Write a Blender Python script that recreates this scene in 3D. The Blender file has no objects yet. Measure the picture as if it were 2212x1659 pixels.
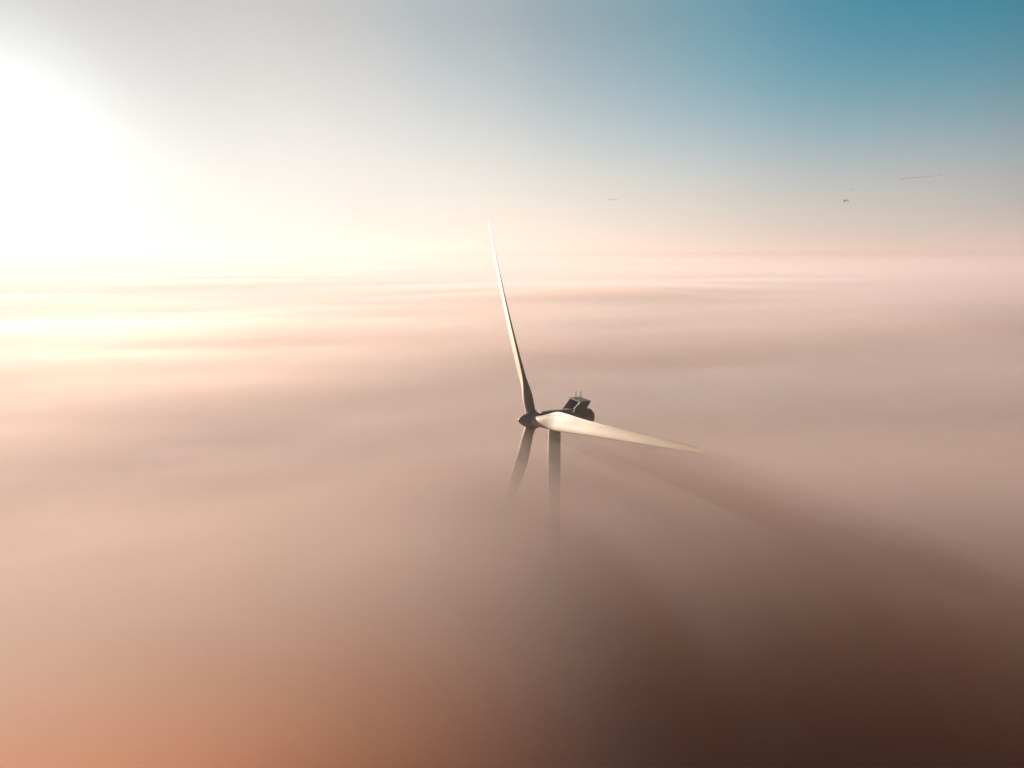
import bpy, bmesh, math, random
from mathutils import Vector, Matrix, noise

random.seed(7)
sc = bpy.context.scene
C = sc.collection
R = math.radians

# ------------------------------------------------------------------ constants
CAM_Z = 160.0
PITCH = 10.74                      # degrees below the horizon
HFOV = 2 * math.atan(1106 / 1500)
SUN_AZ, SUN_EL = -37.0, 5.7        # degrees: azimuth from +Y towards +X, elevation
SUN_DIR = Vector((math.sin(R(SUN_AZ)) * math.cos(R(SUN_EL)),
                  math.cos(R(SUN_AZ)) * math.cos(R(SUN_EL)), math.sin(R(SUN_EL))))
FAR = 26000.0

# ------------------------------------------------------------------ helpers
def nodes_of(m):
    m.use_nodes = True
    nt = m.node_tree
    nt.nodes.clear()
    return nt, nt.nodes.new('ShaderNodeOutputMaterial')

def volume_mat(name, color, density, g, absorb=(0, 0, 0)):
    m = bpy.data.materials.new(name)
    nt, out = nodes_of(m)
    v = nt.nodes.new('ShaderNodeVolumePrincipled')
    v.inputs['Color'].default_value = (*color, 1)
    v.inputs['Density'].default_value = density
    v.inputs['Anisotropy'].default_value = g
    v.inputs['Absorption Color'].default_value = (*absorb, 1)
    nt.links.new(v.outputs[0], out.inputs['Volume'])
    return m

def paint_mat(name, col, rough, dirt=0.12, scale=0.6, coat=0.0, stretch=(1, 1, 1)):
    """weathered gel-coat / paint: base colour broken up by faint streaks and dirt"""
    m = bpy.data.materials.new(name)
    nt, out = nodes_of(m)
    b = nt.nodes.new('ShaderNodeBsdfPrincipled')
    tc = nt.nodes.new('ShaderNodeTexCoord')
    mp = nt.nodes.new('ShaderNodeMapping'); mp.inputs['Scale'].default_value = stretch
    n = nt.nodes.new('ShaderNodeTexNoise')
    n.inputs['Scale'].default_value = scale; n.inputs['Detail'].default_value = 6
    mix = nt.nodes.new('ShaderNodeMix'); mix.data_type = 'RGBA'
    mix.inputs[6].default_value = (*col, 1)
    mix.inputs[7].default_value = (col[0] * (1 - dirt) , col[1] * (1 - dirt * 1.1), col[2] * (1 - dirt * 1.3), 1)
    ramp = nt.nodes.new('ShaderNodeMapRange')
    ramp.inputs[1].default_value = .35; ramp.inputs[2].default_value = .7
    L = nt.links.new
    L(tc.outputs['Object'], mp.inputs[0]); L(mp.outputs[0], n.inputs['Vector'])
    L(n.outputs['Fac'], ramp.inputs[0]); L(ramp.outputs[0], mix.inputs[0])
    L(mix.outputs[2], b.inputs['Base Color'])
    r2 = nt.nodes.new('ShaderNodeMapRange')
    r2.inputs[3].default_value = rough * .85; r2.inputs[4].default_value = min(1, rough * 1.25)
    L(n.outputs['Fac'], r2.inputs[0]); L(r2.outputs[0], b.inputs['Roughness'])
    b.inputs['Specular IOR Level'].default_value = .22
    b.inputs['Coat Weight'].default_value = coat
    b.inputs['Coat Roughness'].default_value = .15
    L(b.outputs[0], out.inputs['Surface'])
    return m

def link_mesh(name, bm, mat, parent=None, mw=None, smooth=True, angle=40):
    bmesh.ops.recalc_face_normals(bm, faces=bm.faces[:])
    me = bpy.data.meshes.new(name)
    bm.to_mesh(me); bm.free()
    me.materials.append(mat)
    if smooth:
        me.polygons.foreach_set('use_smooth', [True] * len(me.polygons))
        me.set_sharp_from_angle(angle=R(angle))
    o = bpy.data.objects.new(name, me)
    C.objects.link(o)
    if parent is not None:
        o.parent = parent
    if mw is not None:
        o.matrix_local = mw
    return o

def tag(o, label=None, cat=None, group=None, kind=None):
    if label: o['label'] = label
    if cat: o['category'] = cat
    if group: o['group'] = group
    if kind: o['kind'] = kind
    return o

def loft(bm, rings, cap0=True, cap1=True):
    vs = [[bm.verts.new(p) for p in r] for r in rings]
    n = len(vs[0])
    for a, b in zip(vs, vs[1:]):
        for i in range(n):
            j = (i + 1) % n
            bm.faces.new((a[i], a[j], b[j], b[i]))
    if cap0: bm.faces.new(vs[0][::-1])
    if cap1: bm.faces.new(vs[-1])
    return vs

def circle(r, z, n=48, ax='z'):
    out = []
    for i in range(n):
        t = 2 * math.pi * i / n
        c, s = r * math.cos(t), r * math.sin(t)
        out.append((c, s, z) if ax == 'z' else (z, c, s))
    return out

def tube(bm, p0, p1, r0, r1=None, n=10):
    r1 = r0 if r1 is None else r1
    p0, p1 = Vector(p0), Vector(p1)
    d = (p1 - p0).normalized()
    x = d.orthogonal().normalized(); y = d.cross(x)
    loft(bm, [[p + (x * math.cos(2 * math.pi * i / n) + y * math.sin(2 * math.pi * i / n)) * r for i in range(n)]
              for p, r in ((p0, r0), (p1, r1))])

def prism(bm, poly, y0, y1):
    """polygon in the x-z plane pushed out along y"""
    loft(bm, [[(x, y0, z) for x, z in poly], [(x, y1, z) for x, z in poly]])

# ------------------------------------------------------------------ materials
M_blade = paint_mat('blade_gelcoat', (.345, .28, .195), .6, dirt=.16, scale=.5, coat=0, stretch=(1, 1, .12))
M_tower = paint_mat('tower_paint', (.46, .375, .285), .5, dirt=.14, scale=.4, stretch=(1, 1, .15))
M_nacelle = paint_mat('nacelle_shell', (.27, .27, .265), .5, dirt=.16, scale=.7)
M_cooler = paint_mat('cooler_metal', (.20, .20, .195), .5, dirt=.2, scale=1.5)
M_dark = paint_mat('dark_metal', (.07, .07, .07), .5, dirt=.2, scale=2)
M_bird = paint_mat('feathers', (.06, .05, .045), .8, dirt=.3, scale=6)

# ------------------------------------------------------------------ ground
def ground_mat():
    m = bpy.data.materials.new('fields')
    nt, out = nodes_of(m)
    L = nt.links.new
    b = nt.nodes.new('ShaderNodeBsdfPrincipled'); b.inputs['Roughness'].default_value = .95
    tc = nt.nodes.new('ShaderNodeTexCoord')
    vo = nt.nodes.new('ShaderNodeTexVoronoi'); vo.inputs['Scale'].default_value = .0045
    cr = nt.nodes.new('ShaderNodeValToRGB')
    e = cr.color_ramp.elements
    e[0].color = (.030, .036, .016, 1); e[1].color = (.075, .052, .030, 1)
    cr.color_ramp.elements.new(.5).color = (.040, .045, .020, 1)
    n = nt.nodes.new('ShaderNodeTexNoise'); n.inputs['Scale'].default_value = .03; n.inputs['Detail'].default_value = 8
    mix = nt.nodes.new('ShaderNodeMix'); mix.data_type = 'RGBA'; mix.blend_type = 'MULTIPLY'
    mix.inputs[0].default_value = .5
    sep = nt.nodes.new('ShaderNodeSeparateColor')
    L(tc.outputs['Object'], vo.inputs['Vector']); L(tc.outputs['Object'], n.inputs['Vector'])
    L(vo.outputs['Color'], sep.inputs[0]); L(sep.outputs[0], cr.inputs[0])
    L(cr.outputs[0], mix.inputs[6]); L(n.outputs['Color'], mix.inputs[7])
    L(mix.outputs[2], b.inputs['Base Color']); L(b.outputs[0], out.inputs['Surface'])
    return m

bm = bmesh.new()
G = 24
gv = [[None] * (G + 1) for _ in range(G + 1)]
for i in range(G + 1):
    for j in range(G + 1):
        u, v = 2 * i / G - 1, 2 * j / G - 1
        x, y = FAR * math.copysign(abs(u) ** 2.2, u), FAR * math.copysign(abs(v) ** 2.2, v)
        gv[i][j] = bm.verts.new((x, y, 0))
for i in range(G):
    for j in range(G):
        bm.faces.new((gv[i][j], gv[i + 1][j], gv[i + 1][j + 1], gv[i][j + 1]))
tag(link_mesh('ground', bm, ground_mat()), kind='structure')

# ------------------------------------------------------------------ fog bank: stacked bodies of even density with rolling tops
def fbm(x, y, s, seed, octaves=3):
    p = Vector((x / s, y / s, seed))
    a, t = 1.0, 0.0
    for k in range(octaves):
        t += a * noise.noise(p)
        p = p * 2.03 + Vector((3.1, 7.7, 1.3)); a *= .5
    return t

AX = Vector((math.cos(R(20)), math.sin(R(20)), 0))          # rolls run across the wind
# single swells; near hollows and mounds are added, shaped for shade and sunlit slopes: x, y, half length, half width, bearing, height, (flatness, layers)
SWELLS = [(55, 800, 190, 46, 3, 10.0), (-480, 1150, 130, 40, 3, 6.0), (-420, 1250, 200, 60, 4, 3.0), (420, 1000, 260, 70, 6, 2.5),
          (300, 520, 130, 100, 30, 2.0), (40, 262, 80, 44, 14, -2.2),
          (84, 25, 63, 32, -49, -125.0, 1.2, 'all', 1.24, 1.8), (50, 8, 54, 50, 0, -90.0, 1.15),  # hollows added to sink the lower right into dark shade
          (-46, 20, 84, 54, 6, 9.0, 1), (-40, 26, 90, 50, 4, -5.0, 1, 'thin'), (-40, 26, 90, 56, 4, -6.0, 1, 'mid'),  # mound added so its slope catches the sun; paler layers dip there
          (-26, 44, 80, 40, 4, 12.0, 1, 'deep'),
          (-34, 33, 120, 86, 4, 21.0, 1, 'warm'), (-20, 29, 90, 62, 4, 28.0, 1, 'warmer'),  # lifts the added orange tint towards the surface at near left
          (14, 44, 40, 40, 0, 6.0, 1, 'warm'), (16, 42, 40, 40, 0, 5.0, 1, 'warmer'), (27, 99, 46, 20, -50, -4.5, 1)]  # last trough added to darken the pale fog by the turbine's shadow
def fog_top(x, y, z, amp, seed, s, layer, fine):
    r = math.hypot(x, y)
    u = x * math.cos(R(14)) + y * math.sin(R(14)); v = -x * math.sin(R(14)) + y * math.cos(R(14))
    far = min(1.0, r / 1500)
    h = amp * fbm(u * .45, v, s, seed)                       # long rolls
    h += amp * .6 * far * fbm(u * .35, v, s * 4.5, seed + 9)  # big swells further out
    h += fine * .8 / (1 + (r / 420) ** 2) * fbm(u * .6, v, 62, seed + 21, 4) * (.55 + .9 * abs(noise.noise(Vector((x / 240, y / 240, seed)))))   # ripples and wisps
    for sw in SWELLS:
        if len(sw) > 7 and sw[7] not in ('all', layer): continue
        bx, by, lx, ly, rot, bh = sw[:6]
        dx, dy = x - bx, y - by
        c, q = math.cos(R(rot)), math.sin(R(rot))
        across, flat = -dx * q + dy * c, sw[6] if len(sw) > 6 else 1
        if len(sw) > 8 and across > 0: ly, flat = ly * sw[8], sw[9]      # steeper on its far side
        e = ((dx * c + dy * q) / lx) ** 2 + (across / ly) ** 2
        e = e ** flat if e < 50 else 99
        if e < 12: h += bh * math.exp(-e)
    return max(z + h, {'thin': 6.0, 'mid': 5.0, 'deep': 4.0, 'warm': 3.6, 'warmer': 3.4}[layer])

def fog_layer(layer, z, amp, fine, seed, s, mat, base):
    bm = bmesh.new()
    NA, NR = 420, 330
    r0, r1 = 14.0, FAR - 400
    top = []
    c = bm.verts.new((0, 0, fog_top(0, 0, z, amp, seed, s, layer, fine)))
    for k in range(NR):
        r = r0 * (r1 / r0) ** (k / (NR - 1))
        ring = []
        for i in range(NA):
            t = 2 * math.pi * i / NA
            x, y = r * math.sin(t), r * math.cos(t)
            ring.append(bm.verts.new((x, y, fog_top(x, y, z, amp, seed, s, layer, fine))))
        top.append(ring)
    low = [bm.verts.new((v.co.x, v.co.y, base)) for v in top[-1]]
    lc = bm.verts.new((0, 0, base))
    for i in range(NA):
        j = (i + 1) % NA
        bm.faces.new((c, top[0][i], top[0][j]))
        for a, b in zip(top, top[1:]):
            bm.faces.new((a[i], b[i], b[j], a[j]))
        bm.faces.new((top[-1][i], low[i], low[j], top[-1][j]))
        bm.faces.new((lc, low[j], low[i]))
    return tag(link_mesh('fog', bm, mat, smooth=False), kind='stuff')

fog_layer('thin', 120, 1.8, 3.6, 1.3, 280, volume_mat('fog_thin', (.79, .735, .72), .0078, .17), 3.0)
fog_layer('mid', 108, 6, 5.0, 4.7, 260, volume_mat('fog_mid', (1.0, .755, .59), .012, .67), 2.6)
fog_layer('deep', 86, 8, 3.0, 8.1, 320, volume_mat('fog_deep', (.90, .42, .25), .024, .5), 2.2)

fog_layer('warm', 92, 6, 2.0, 5.5, 300, volume_mat('fog_warm', (1.0, .43, .13), .012, .56), 1.8)  # added layer: reddened sunlight put into the fog's own colour
fog_layer('warmer', 86, 6, 2.0, 6.6, 280, volume_mat('fog_warmer', (1.0, .39, .09), .013, .55), 1.4)  # second added layer, stronger orange for the same painted sunlight

# a taller, thinner bank of mist standing out on the right
def mist_bank(cx, cy_, rx, ry, z0, z1, mat, seed):
    bm = bmesh.new()
    NA, NK = 64, 20
    rings = []
    for k in range(NK + 1):
        q = k / NK
        ring = []
        for i in range(NA):
            t = 2 * math.pi * i / NA
            rr = (1 - q ** 1.6) ** .8 if q < 1 else 0
            wob = 1 + .34 * noise.noise(Vector((math.cos(t) * 1.3, math.sin(t) * 1.3, seed + q)))
            rr = max(rr, .02)
            ring.append((cx + rx * rr * wob * math.cos(t), cy_ + ry * rr * wob * math.sin(t),
                         z0 + (z1 - z0) * q))
        rings.append(ring)
    loft(bm, rings)
    return tag(link_mesh('fog', bm, mat, smooth=False), kind='stuff')
for k, (dn, zt) in enumerate(((.00018, 216), (.0003, 206), (.00045, 196), (.0005, 184), (.0006, 172), (.0007, 160), (.0008, 148))):
    q = k / 6
    mist_bank(470 - 16 * k, 520 - 12 * k, 370 - 190 * q, 390 - 200 * q, 60 + 3 * k, zt,
              volume_mat('fog_mist', (.60, .52, .52), dn, .15), 3.0 + .45 * k)

# ------------------------------------------------------------------ haze
bm = bmesh.new()
bmesh.ops.create_cube(bm, size=1)
for v in bm.verts:
    v.co = Vector((v.co.x * 2 * (FAR + 300), v.co.y * 2 * (FAR + 300), -1 if v.co.z < 0 else 224))
tag(link_mesh('haze', bm, volume_mat('haze_air', (.50, .445, .425), 2.3e-4, .31), smooth=False), kind='stuff')

# ------------------------------------------------------------------ wind turbine
HUB = Vector((4.9595, 163.3976, CAM_Z - 39.8735))
PHI, TH0, TILT, BL = R(24.15), R(-37.68), R(5.0), 62.0
aH = Vector((-math.cos(PHI), -math.sin(PHI), 0))                     # upwind, level
hV = Vector((math.sin(PHI), -math.cos(PHI), 0))                      # across
aV = aH * math.cos(TILT) + Vector((0, 0, math.sin(TILT)))            # rotor axis
uV = -hV.cross(aV)
OVER = 6.0
BASE = HUB - aH * OVER; BASE.z = 0
turbine = bpy.data.objects.new('wind_turbine', None)
turbine.empty_display_size = 5
C.objects.link(turbine); turbine.location = BASE
tag(turbine, 'white three-bladed wind turbine rising out of the sea of fog', 'wind turbine')
HL = HUB - BASE                                                      # hub in turbine space

def basis(x, y, z, o):
    m = Matrix((x, y, z)).transposed().to_4x4(); m.translation = o
    return m
# nacelle frame: x to the rear, y across (towards the camera side), z up; origin on the rotor centre
NF = basis(-aH, hV, Vector((0, 0, 1)), HL) if (-aH).cross(hV).z > 0 else basis(-aH, -hV, Vector((0, 0, 1)), HL)
YS = 1 if (-aH).cross(hV).z > 0 else -1                              # +y*YS is the camera side

# tower
bm = bmesh.new()
TZ = HL.z - 2.05
rings = []
for k in range(41):
    z = TZ * k / 40
    rings.append(circle(2.25 + (1.55 - 2.25) * (z / TZ), z, 64))
loft(bm, rings)
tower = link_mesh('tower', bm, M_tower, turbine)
for z in (TZ - 2.6, TZ - 24, TZ - 48, TZ - 72):
    bm = bmesh.new()
    r = 2.25 + (1.55 - 2.25) * (z / TZ)
    loft(bm, [circle(r - .05, z - .12, 64), circle(r + .02, z - .10, 64), circle(r + .02, z + .10, 64), circle(r - .05, z + .12, 64)])
    link_mesh('flange_ring', bm, M_tower, tower)
bm = bmesh.new()
loft(bm, [circle(1.75, TZ - .55, 64), circle(1.85, TZ - .45, 64), circle(1.85, TZ + .1, 64)])
link_mesh('yaw_bearing', bm, M_dark, turbine)
bm = bmesh.new()
prism(bm, [(-.5, .3), (.5, .3), (.5, 2.6), (-.5, 2.6)], -2.34, -2.1)
door = link_mesh('door', bm, M_dark, tower)

# nacelle shell
def super_ring(x, w, h, zc, e, n=56):
    out = []
    for i in range(n):
        t = 2 * math.pi * i / n
        c, s = math.cos(t), math.sin(t)
        out.append((x, w * math.copysign(abs(c) ** (2 / e), c), zc + h * math.copysign(abs(s) ** (2 / e), s)))
    return out
bm = bmesh.new()
prof = [(1.95, 1.35, 1.45, 0, 2.2), (2.2, 1.62, 1.7, .0, 2.4), (3.0, 1.78, 1.9, .02, 2.8), (5.0, 1.95, 2.0, -.1, 3.0),
        (8.0, 2.1, 2.02, -.2, 2.9), (11.0, 2.2, 2.05, -.3, 2.6), (13.4, 2.25, 2.12, -.45, 2.25), (15.2, 2.2, 2.1, -.55, 2.1),
        (16.05, 1.95, 1.88, -.55, 2.05), (16.55, 1.45, 1.4, -.55, 2.0), (16.75, .7, .7, -.55, 2.0)]
loft(bm, [super_ring(*p) for p in prof])
nacelle = link_mesh('nacelle', bm, M_nacelle, turbine, NF, angle=50)
for x in (4.2, 9.6):                                                  # shell joints
    bm = bmesh.new()
    w, h, zc, ee = (1.89, 1.97, -.05, 2.93) if x < 5 else (2.155, 2.035, -.225, 2.74)
    loft(bm, [super_ring(x - .09, w + .01, h + .01, zc, ee), super_ring(x - .06, w + .035, h + .035, zc, ee),
              super_ring(x + .06, w + .035, h + .035, zc, ee), super_ring(x + .09, w + .01, h + .01, zc, ee)])
    link_mesh('shell_joint', bm, M_nacelle, nacelle)
bm = bmesh.new()                                                      # main bearing neck behind the hub
loft(bm, [circle(1.5, 1.35, 48, 'x'), circle(1.55, 1.5, 48, 'x'), circle(1.55, 2.3, 48, 'x')])
link_mesh('bearing_neck', bm, M_dark, nacelle)

# cooler on the roof: an open, raked duct
def side_poly(x0, x1, z0, rake, z1):
    return [(x0, z0), (x1, z0), (x1 + rake * .75, z1), (x0 + rake, z1)]
CX0, CX1, CZ0, CZ1, RK, CW = 9.1, 12.65, 1.25, 3.9, 2.32, 2.6
bm = bmesh.new()
for s in (-1, 1):
    prism(bm, side_poly(CX0, CX1, CZ0 - .35, RK * 1.1, CZ1), s * CW - .11, s * CW + .11)
link = link_mesh('cooler', bm, M_cooler, nacelle, smooth=False)
bm = bmesh.new()
zr = CZ1 - .02
prism(bm, [(CX0 + RK * 1.1 - .1, zr), (CX1 + RK * .82, zr - .02), (CX1 + RK * .82, zr + .16), (CX0 + RK * 1.1 - .1, zr + .18)], -CW - .15, CW + .15)
link_mesh('roof_panel', bm, M_cooler, link, smooth=False)
bm = bmesh.new()                                                      # radiator core set back inside the duct
prism(bm, [(CX1 - .75, CZ0 - .1), (CX1 - .4, CZ0 - .1), (CX1 - .4 + RK * .8, CZ1 - .05), (CX1 - .75 + RK * .8, CZ1 - .05)], -CW + .115, CW - .115)
link_mesh('radiator_core', bm, M_dark, link, smooth=False)
bm = bmesh.new()                                                      # thick front post on the camera side with a bracket
ys = YS * (CW - .34)
pw = .22
prism(bm, [(CX0 + .95, CZ0 + 1.0), (CX0 + 1.2, CZ0 + 1.0), (CX0 + RK * 1.1 + .2, CZ1 - .05), (CX0 + RK * 1.1 - .02, CZ1 - .05)], ys - pw, ys + pw)
link_mesh('front_post', bm, M_nacelle, link, smooth=False)
for k, (x, y) in enumerate(((CX0 + 2.5, .55), (CX0 + 3.7, .9))):
    bm = bmesh.new()
    tube(bm, (x, YS * y, CZ1 + .1), (x, YS * y, CZ1 + 2.3), .10, .07, 8)
    tube(bm, (x, YS * y - .28, CZ1 + 2.1), (x, YS * y + .28, CZ1 + 2.1), .035, .035, 6)
    link_mesh('antenna', bm, M_dark, nacelle)

# spinner: revolved about the rotor axis; frame x=h, y=u, z=axis
SF = basis(hV, aV.cross(hV), aV, HL)
bm = bmesh.new()
pr = []
NL, RM = 3.9, 1.98
for k in range(1, 20):
    q = k / 19
    z = NL - q * NL * 1.0
    pr.append((RM * (1 - (1 - q) ** 1.9) ** .72, z))
pr += [(RM, -.8), (RM * .985, -1.3), (1.72, -1.62), (1.55, -1.66)]
rings = [circle(r, z, 64) for r, z in pr]
vs = loft(bm, rings, cap0=False)
tip = bm.verts.new((0, 0, NL + .03))
for i in range(64):
    bm.faces.new((tip, vs[0][i], vs[0][(i + 1) % 64]))
hub = link_mesh('rotor_hub', bm, M_nacelle, turbine, SF, angle=35)

# blade: circle root blended into an airfoil, twisted, tapered, serrated trailing edge
def lerp_tab(tab, x):
    for (a, va), (b, vb) in zip(tab, tab[1:]):
        if x <= b:
            t = max(0, (x - a) / (b - a))
            return va + (vb - va) * t
    return tab[-1][1]
CH = [(1.2, 2.5), (3.0, 2.5), (4.5, 2.68), (6.5, 3.2), (9, 3.95), (11.5, 4.35), (13.5, 4.4), (17, 4.1), (22, 3.55), (30, 2.85), (40, 2.15), (50, 1.55), (56, 1.15), (59.5, .95), (61.2, .72), (61.85, .4), (62, .15)]
TK = [(1.2, 1.0), (3.0, 1.0), (4.5, .92), (6.5, .66), (9, .43), (11.5, .33), (13.5, .30), (17, .27), (22, .25), (30, .24), (40, .21), (50, .18), (62, .16)]
TW = [(1.2, 15), (8, 14), (13, 11), (20, 8), (30, 5), (45, 2), (62, 0)]
BLD = [(1.2, 0), (3.0, 0), (4.5, .14), (6.5, .5), (9, .85), (11.5, 1), (62, 1)]
PITCHDEG = 3.0
def smooth_tab(tab, x, w=.8):
    return sum(lerp_tab(tab, min(62, max(1.2, x + d * w))) for d in (-1, -.5, 0, .5, 1)) / 5
def section(r, n=48):
    w = .9 if r < 58 else .1
    c, tk, tw, bl = smooth_tab(CH, r, w), smooth_tab(TK, r, w), smooth_tab(TW, r, w), smooth_tab(BLD, r, w)
    ang = R(tw + PITCHDEG)
    pts = []
    for i in range(n):
        t = 2 * math.pi * i / n
        X = .5 * (1 - math.cos(t))                         # 0 at LE, 1 at TE
        up = 1 if t <= math.pi else -1
        th = tk * 5 * (.2969 * math.sqrt(X) - .126 * X - .3516 * X * X + .2843 * X ** 3 - .1036 * X ** 4)
        cam = .035 * 4 * X * (1 - X)
        ya = (-cam + up * th * (1.15 if up < 0 else .6))  # +y pressure (upwind) side is flatter
        xa = X - .32
        xc, yc = -.5 * math.cos(t), .5 * math.sin(t)
        x = (xc * (1 - bl) + xa * bl) * c
        y = (yc * (1 - bl) + ya * bl) * c
        # twist: trailing edge (+x) swings downwind (-y)
        xr, yr = x * math.cos(ang) + y * math.sin(ang), -x * math.sin(ang) + y * math.cos(ang)
        pre = .5 * math.sin(math.pi * r / 62)             # prebend
        pts.append((xr, yr + pre, r))
    return pts
RS = [1.2, 1.6, 2.2] + [3 + .5 * k for k in range(25)] + [16 + 1.5 * k for k in range(28)] + [58, 59, 60, 60.6, 61.1, 61.5, 61.75, 61.9, 62]
def te_point(r):
    s = section(r)
    return Vector(s[24])
def blade_bm():
    bm = bmesh.new()
    loft(bm, [section(r) for r in RS])
    # serrations along the outer trailing edge
    r = 34.0
    while r < 60.5:
        p0, p1 = te_point(r), te_point(r + .34)
        c = smooth_tab(CH, r)
        ang = R(smooth_tab(TW, r) + PITCHDEG)
        d = Vector((math.cos(ang), -math.sin(ang), 0)); nrm = Vector((math.sin(ang), math.cos(ang), 0))
        tip = (p0 + p1) / 2 + d * min(.32, .14 * c + .04)
        q0, q1 = p0 - d * .1, p1 - d * .1
        e = nrm * .012
        v = [bm.verts.new(p) for p in (q0 + e, q1 + e, tip + e, q0 - e, q1 - e, tip - e)]
        bm.faces.new((v[0], v[1], v[2])); bm.faces.new((v[5], v[4], v[3]))
        for a, b in ((0, 1), (1, 2), (2, 0)):
            bm.faces.new((v[a], v[a + 3], v[b + 3], v[b]))
        r += .36
    # vortex-generator fins added for the sun glints along the root shoulder
    for k in range(16):
        r = 7.6 + k * .5
        s = section(r)
        p = Vector(s[17]); pn = (Vector(s[18]) - Vector(s[16])).normalized()
        nrm = Vector((-pn.y, pn.x, 0));
        if nrm.y < 0: nrm = -nrm
        sl = .10 * (1 if k % 2 else -1)
        a0, a1 = p - pn * .12 + Vector((0, 0, sl)), p + pn * .12 - Vector((0, 0, sl))
        w = Vector((0, 0, .012))
        lo = -nrm * .03; hi = nrm * .07
        v = [bm.verts.new(q) for q in (a0 + lo + w, a1 + lo + w, a1 + hi + w, a0 + lo - w, a1 + lo - w, a1 + hi - w)]
        bm.faces.new((v[0], v[1], v[2])); bm.faces.new((v[5], v[4], v[3]))
        for a, b in ((0, 1), (1, 2), (2, 0)):
            bm.faces.new((v[a], v[a + 3], v[b + 3], v[b]))
    return bm
def blade_frame(k):
    t = TH0 + R(120) * k
    d = math.cos(t) * uV + math.sin(t) * hV
    te = math.cos(t - R(90)) * uV + math.sin(t - R(90)) * hV
    return basis(te, aV, d, HL)
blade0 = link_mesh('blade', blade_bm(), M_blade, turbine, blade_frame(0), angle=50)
bm = bmesh.new()                                           # root collar
loft(bm, [circle(1.32, 1.0, 48), circle(1.42, 1.1, 48), circle(1.42, 2.12, 48), circle(1.30, 2.2, 48)])
col0 = link_mesh('root_collar', bm, M_nacelle, blade0)
for k in (1, 2):
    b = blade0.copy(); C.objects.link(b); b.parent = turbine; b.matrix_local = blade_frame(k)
    for src in (col0,):
        c2 = src.copy(); C.objects.link(c2); c2.parent = b

# ------------------------------------------------------------------ birds
def bird_mesh(flap, sweep):
    bm = bmesh.new()
    body = [(-.42, .015), (-.34, .05), (-.2, .10), (0, .125), (.18, .10), (.32, .055), (.46, .04), (.56, .05), (.62, .035), (.70, .008)]
    loft(bm, [[(x, r * math.cos(2 * math.pi * i / 10), r * .9 * math.sin(2 * math.pi * i / 10)) for i in range(10)] for x, r in body])
    bm_faces = [(-.40, -.03), (-.62, -.13), (-.64, .13), (-.40, .03)]
    loft(bm, [[(x, y, -.012) for x, y in bm_faces], [(x, y, .012) for x, y in bm_faces]])
    for s in (-1, 1):
        st = [(.04, .20, -.16, 0), (.35, .22, -.14, .35), (.62, .12, -.16, .62), (.86, -.06, -.18, .86)]
        rings = []
        for y, xf, xb, q in st:
            z = .06 + flap * (q if q < .5 else .5 + (q - .5) * .3)
            y2 = y * (1 - .15 * abs(flap))
            xf -= sweep * q; xb -= sweep * q
            rings.append([(xf, s * y2, z), ((xf + xb) / 2, s * y2, z + .02), (xb, s * y2, z), ((xf + xb) / 2, s * y2, z - .015)])
        loft(bm, rings)
    bmesh.ops.recalc_face_normals(bm, faces=bm.faces[:])
    me = bpy.data.meshes.new('bird'); bm.to_mesh(me); bm.free(); me.materials.append(M_bird)
    return me
BIRDS = [bird_mesh(.55, .1), bird_mesh(-.3, .05), bird_mesh(.15, .2)]
pr_ = R(PITCH)
def sky_point(px, py, dist):
    """where in the sky a bird flies: bearing and elevation read off the photograph, 2560 px wide"""
    f = 1500 * 2560 / 2212
    d = Vector((1, 0, 0)) * ((px - 1280) / f) + Vector((0, math.cos(pr_), -math.sin(pr_))) + Vector((0, math.sin(pr_), math.cos(pr_))) * ((960 - py) / f)
    return Vector((0, 0, CAM_Z)) + d.normalized() * dist
def bird(px, py, dist, kind, head, label, group=None, scale=1.0, bank=0):
    o = bpy.data.objects.new('bird', BIRDS[kind]); C.objects.link(o)
    o.location = sky_point(px, py, dist); o.rotation_euler = (R(bank), 0, R(head)); o.scale = (scale * .96,) * 3
    tag(o, label, 'bird', group)
line = [(2255, 448.5), (2264.5, 446), (2273.5, 445.5), (2282, 445), (2291, 444), (2299.5, 443.8), (2311.5, 442.3), (2326, 440.7), (2338.5, 437.8), (2351, 436.8), (2366, 432.8)]
for i, (x, y) in enumerate(line):
    bird(x, y, 455 + i * 4, i % 3, 8 + 5 * (i % 3), 'small dark bird in the long line strung across the sky at upper right', 'long line of birds at upper right', 1.0)
for i, (x, y) in enumerate([(1524, 499), (1529, 498.4), (1535, 498.2), (1540, 499.6), (1547.5, 497)]):
    bird(x, y, 480, i % 3, 12, 'small faint bird in the short row above the pale horizon right of the upright blade', 'short row of birds near the horizon', 1.0)
bird(1746.5, 486, 420, 0, 20, 'lone tiny bird by itself between the short row and the dark pair', None, 1.0)
bird(2127.5, 472.3, 400, 2, 10, 'lone small bird hovering just above the dark slanting pair', None, 1.0)
bird(2112, 503.5, 260, 0, 20, 'lower left bird of the dark slanting pair flying close together', None, 1.0, 25)
bird(2118, 500.3, 260, 1, 20, 'upper right bird of the dark slanting pair flying close together', None, 1.0, 25)

# ------------------------------------------------------------------ light
sun = bpy.data.lights.new('sun', 'SUN')
sun.energy = 5.0; sun.angle = R(.53); sun.color = (1, .82, .70)
so = bpy.data.objects.new('sun', sun); C.objects.link(so)
so.rotation_euler = (-SUN_DIR).to_track_quat('-Z', 'Y').to_euler()

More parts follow.
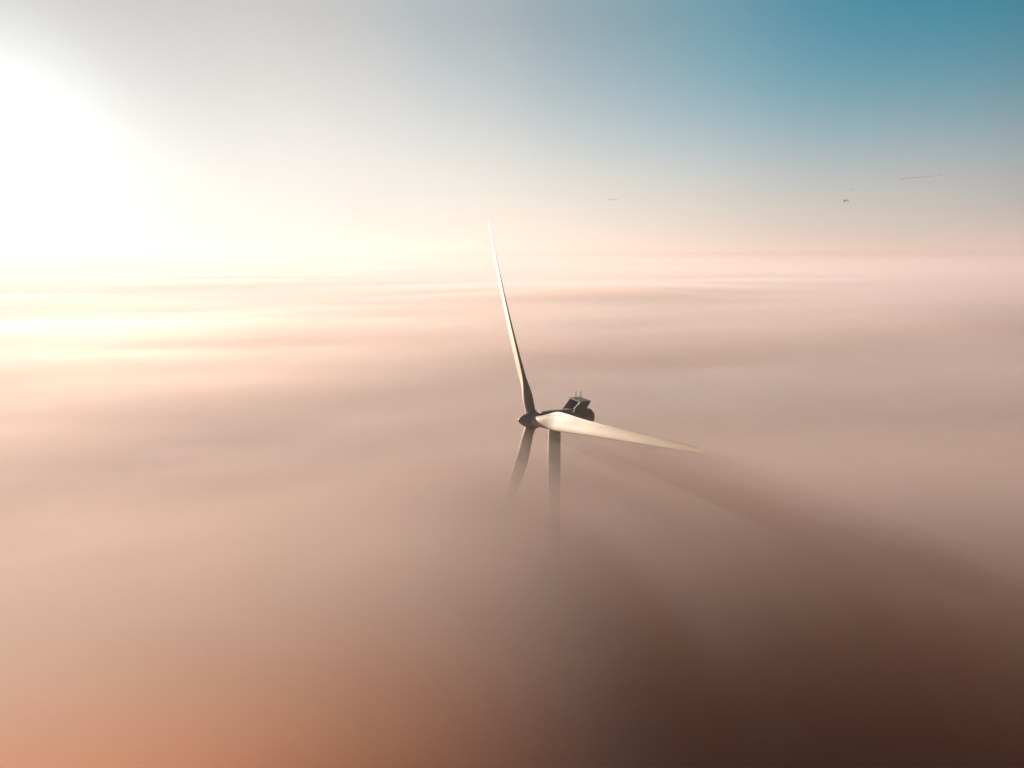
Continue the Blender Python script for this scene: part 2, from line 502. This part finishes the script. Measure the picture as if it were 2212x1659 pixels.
w = bpy.data.worlds.new('World'); sc.world = w
w.use_nodes = True
nt = w.node_tree; nt.nodes.clear()
L = nt.links.new
out = nt.nodes.new('ShaderNodeOutputWorld'); bg = nt.nodes.new('ShaderNodeBackground')
sky = nt.nodes.new('ShaderNodeTexSky'); sky.sky_type = 'NISHITA'; sky.sun_disc = False
sky.sun_elevation = R(SUN_EL); sky.sun_rotation = R(SUN_AZ)
sky.altitude = 200; sky.air_density = 1.0; sky.dust_density = .6; sky.ozone_density = 3.0
bg.inputs['Strength'].default_value = .10
def math_(op, a=None, b=None):
    n = nt.nodes.new('ShaderNodeMath'); n.operation = op
    for i, v in enumerate((a, b)):
        if v is None: continue
        if isinstance(v, (int, float)): n.inputs[i].default_value = v
        else: L(v, n.inputs[i])
    return n.outputs[0]
def ramp_(fac, stops):
    r = nt.nodes.new('ShaderNodeValToRGB'); r.color_ramp.interpolation = 'CARDINAL'
    e = r.color_ramp.elements
    while len(e) > 1: e.remove(e[-1])
    e[0].position = stops[0][0] / 180; e[0].color = (*stops[0][1], 1)
    for p, c in stops[1:]:
        q = e.new(p / 180); q.color = (*c, 1)
    L(fac, r.inputs[0]); return r.outputs[0]
def mix_(mode, fac, a, b):
    m = nt.nodes.new('ShaderNodeMix'); m.data_type = 'RGBA'; m.blend_type = mode
    for i, v in ((0, fac), (6, a), (7, b)):
        if isinstance(v, (int, float)): m.inputs[i].default_value = v
        elif isinstance(v, tuple): m.inputs[i].default_value = (*v, 1)
        else: L(v, m.inputs[i])
    return m.outputs[2]
tc = nt.nodes.new('ShaderNodeTexCoord')
nrm = nt.nodes.new('ShaderNodeVectorMath'); nrm.operation = 'NORMALIZE'; L(tc.outputs['Generated'], nrm.inputs[0])
dt = nt.nodes.new('ShaderNodeVectorMath'); dt.operation = 'DOT_PRODUCT'
L(nrm.outputs[0], dt.inputs[0]); dt.inputs[1].default_value = SUN_DIR
ang = math_('DIVIDE', math_('ARCCOSINE', math_('MINIMUM', math_('MAXIMUM', dt.outputs['Value'], -1.0), 1.0)), math.pi)
sep = nt.nodes.new('ShaderNodeSeparateXYZ'); L(nrm.outputs[0], sep.inputs[0])
elev = math_('MAXIMUM', sep.outputs['Z'], 0.0)
high = ramp_(ang, [(0, (1, 1, .97)), (3, (.92, .91, .88)), (6.5, (.74, .73, .71)), (11, (.57, .555, .53)), (22, (.555, .54, .51)), (30, (.45, .48, .475)), (39, (.305, .385, .41)),
                   (56, (.075, .265, .345)), (72, (.0, .17, .24)), (105, (.010, .05, .07)), (180, (.02, .035, .045))])
low = ramp_(ang, [(0, (1, 1, .97)), (14, (.90, .865, .81)), (24, (.88, .815, .74)), (36, (.90, .80, .69)), (55, (.70, .61, .53)),
                  (73, (.50, .435, .40)), (105, (.12, .10, .10)), (180, (.06, .05, .05))])
hz = math_('EXPONENT', math_('MULTIPLY', math_('POWER', math_('DIVIDE', elev, .15), 2.0), -1.0))
lift = nt.nodes.new('ShaderNodeMapRange')
lift.inputs[1].default_value = .10; lift.inputs[2].default_value = .29; lift.inputs[3].default_value = 1.4; lift.inputs[4].default_value = 1.0
L(elev, lift.inputs[0])
high = mix_('MULTIPLY', 1.0, high, lift.outputs[0])
air = mix_('MIX', hz, high, low)
glow = math_('MULTIPLY', math_('EXPONENT', math_('MULTIPLY', ang, -180 / 4.0)), .25)
air = mix_('ADD', 1.0, air, mix_('MULTIPLY', 1.0, (1, .93, .82), glow))
zen = nt.nodes.new('ShaderNodeMapRange'); zen.interpolation_type = 'SMOOTHSTEP'
zen.inputs[1].default_value = math.sin(R(21)); zen.inputs[2].default_value = math.sin(R(48))
zen.inputs[3].default_value = 1.0; zen.inputs[4].default_value = .12
L(elev, zen.inputs[0])
air = mix_('MULTIPLY', 1.0, air, zen.outputs[0])
SKYK = 3.15
blend = mix_('ADD', 1.0, mix_('MULTIPLY', 1.0, sky.outputs[0], (.006, .03, .04)), mix_('MULTIPLY', 1.0, air, (SKYK, SKYK, SKYK)))
L(blend, bg.inputs['Color']); L(bg.outputs[0], out.inputs['Surface'])

# ------------------------------------------------------------------ camera
cam = bpy.data.cameras.new('camera'); cam.sensor_fit = 'HORIZONTAL'; cam.angle = HFOV
cam.clip_start = .5; cam.clip_end = 120000
co = bpy.data.objects.new('camera', cam); C.objects.link(co)
co.location = (0, 0, CAM_Z); co.rotation_euler = (R(90 - PITCH), 0, 0)
sc.camera = co

# ------------------------------------------------------------------ render
sc.view_settings.view_transform = 'Standard'; sc.view_settings.look = 'None'
sc.view_settings.exposure = 1.68; sc.view_settings.gamma = 1.0
cy = sc.cycles
cy.use_denoising = True
cy.max_bounces = 12; cy.volume_bounces = 4; cy.transparent_max_bounces = 64
cy.diffuse_bounces = 2; cy.glossy_bounces = 2
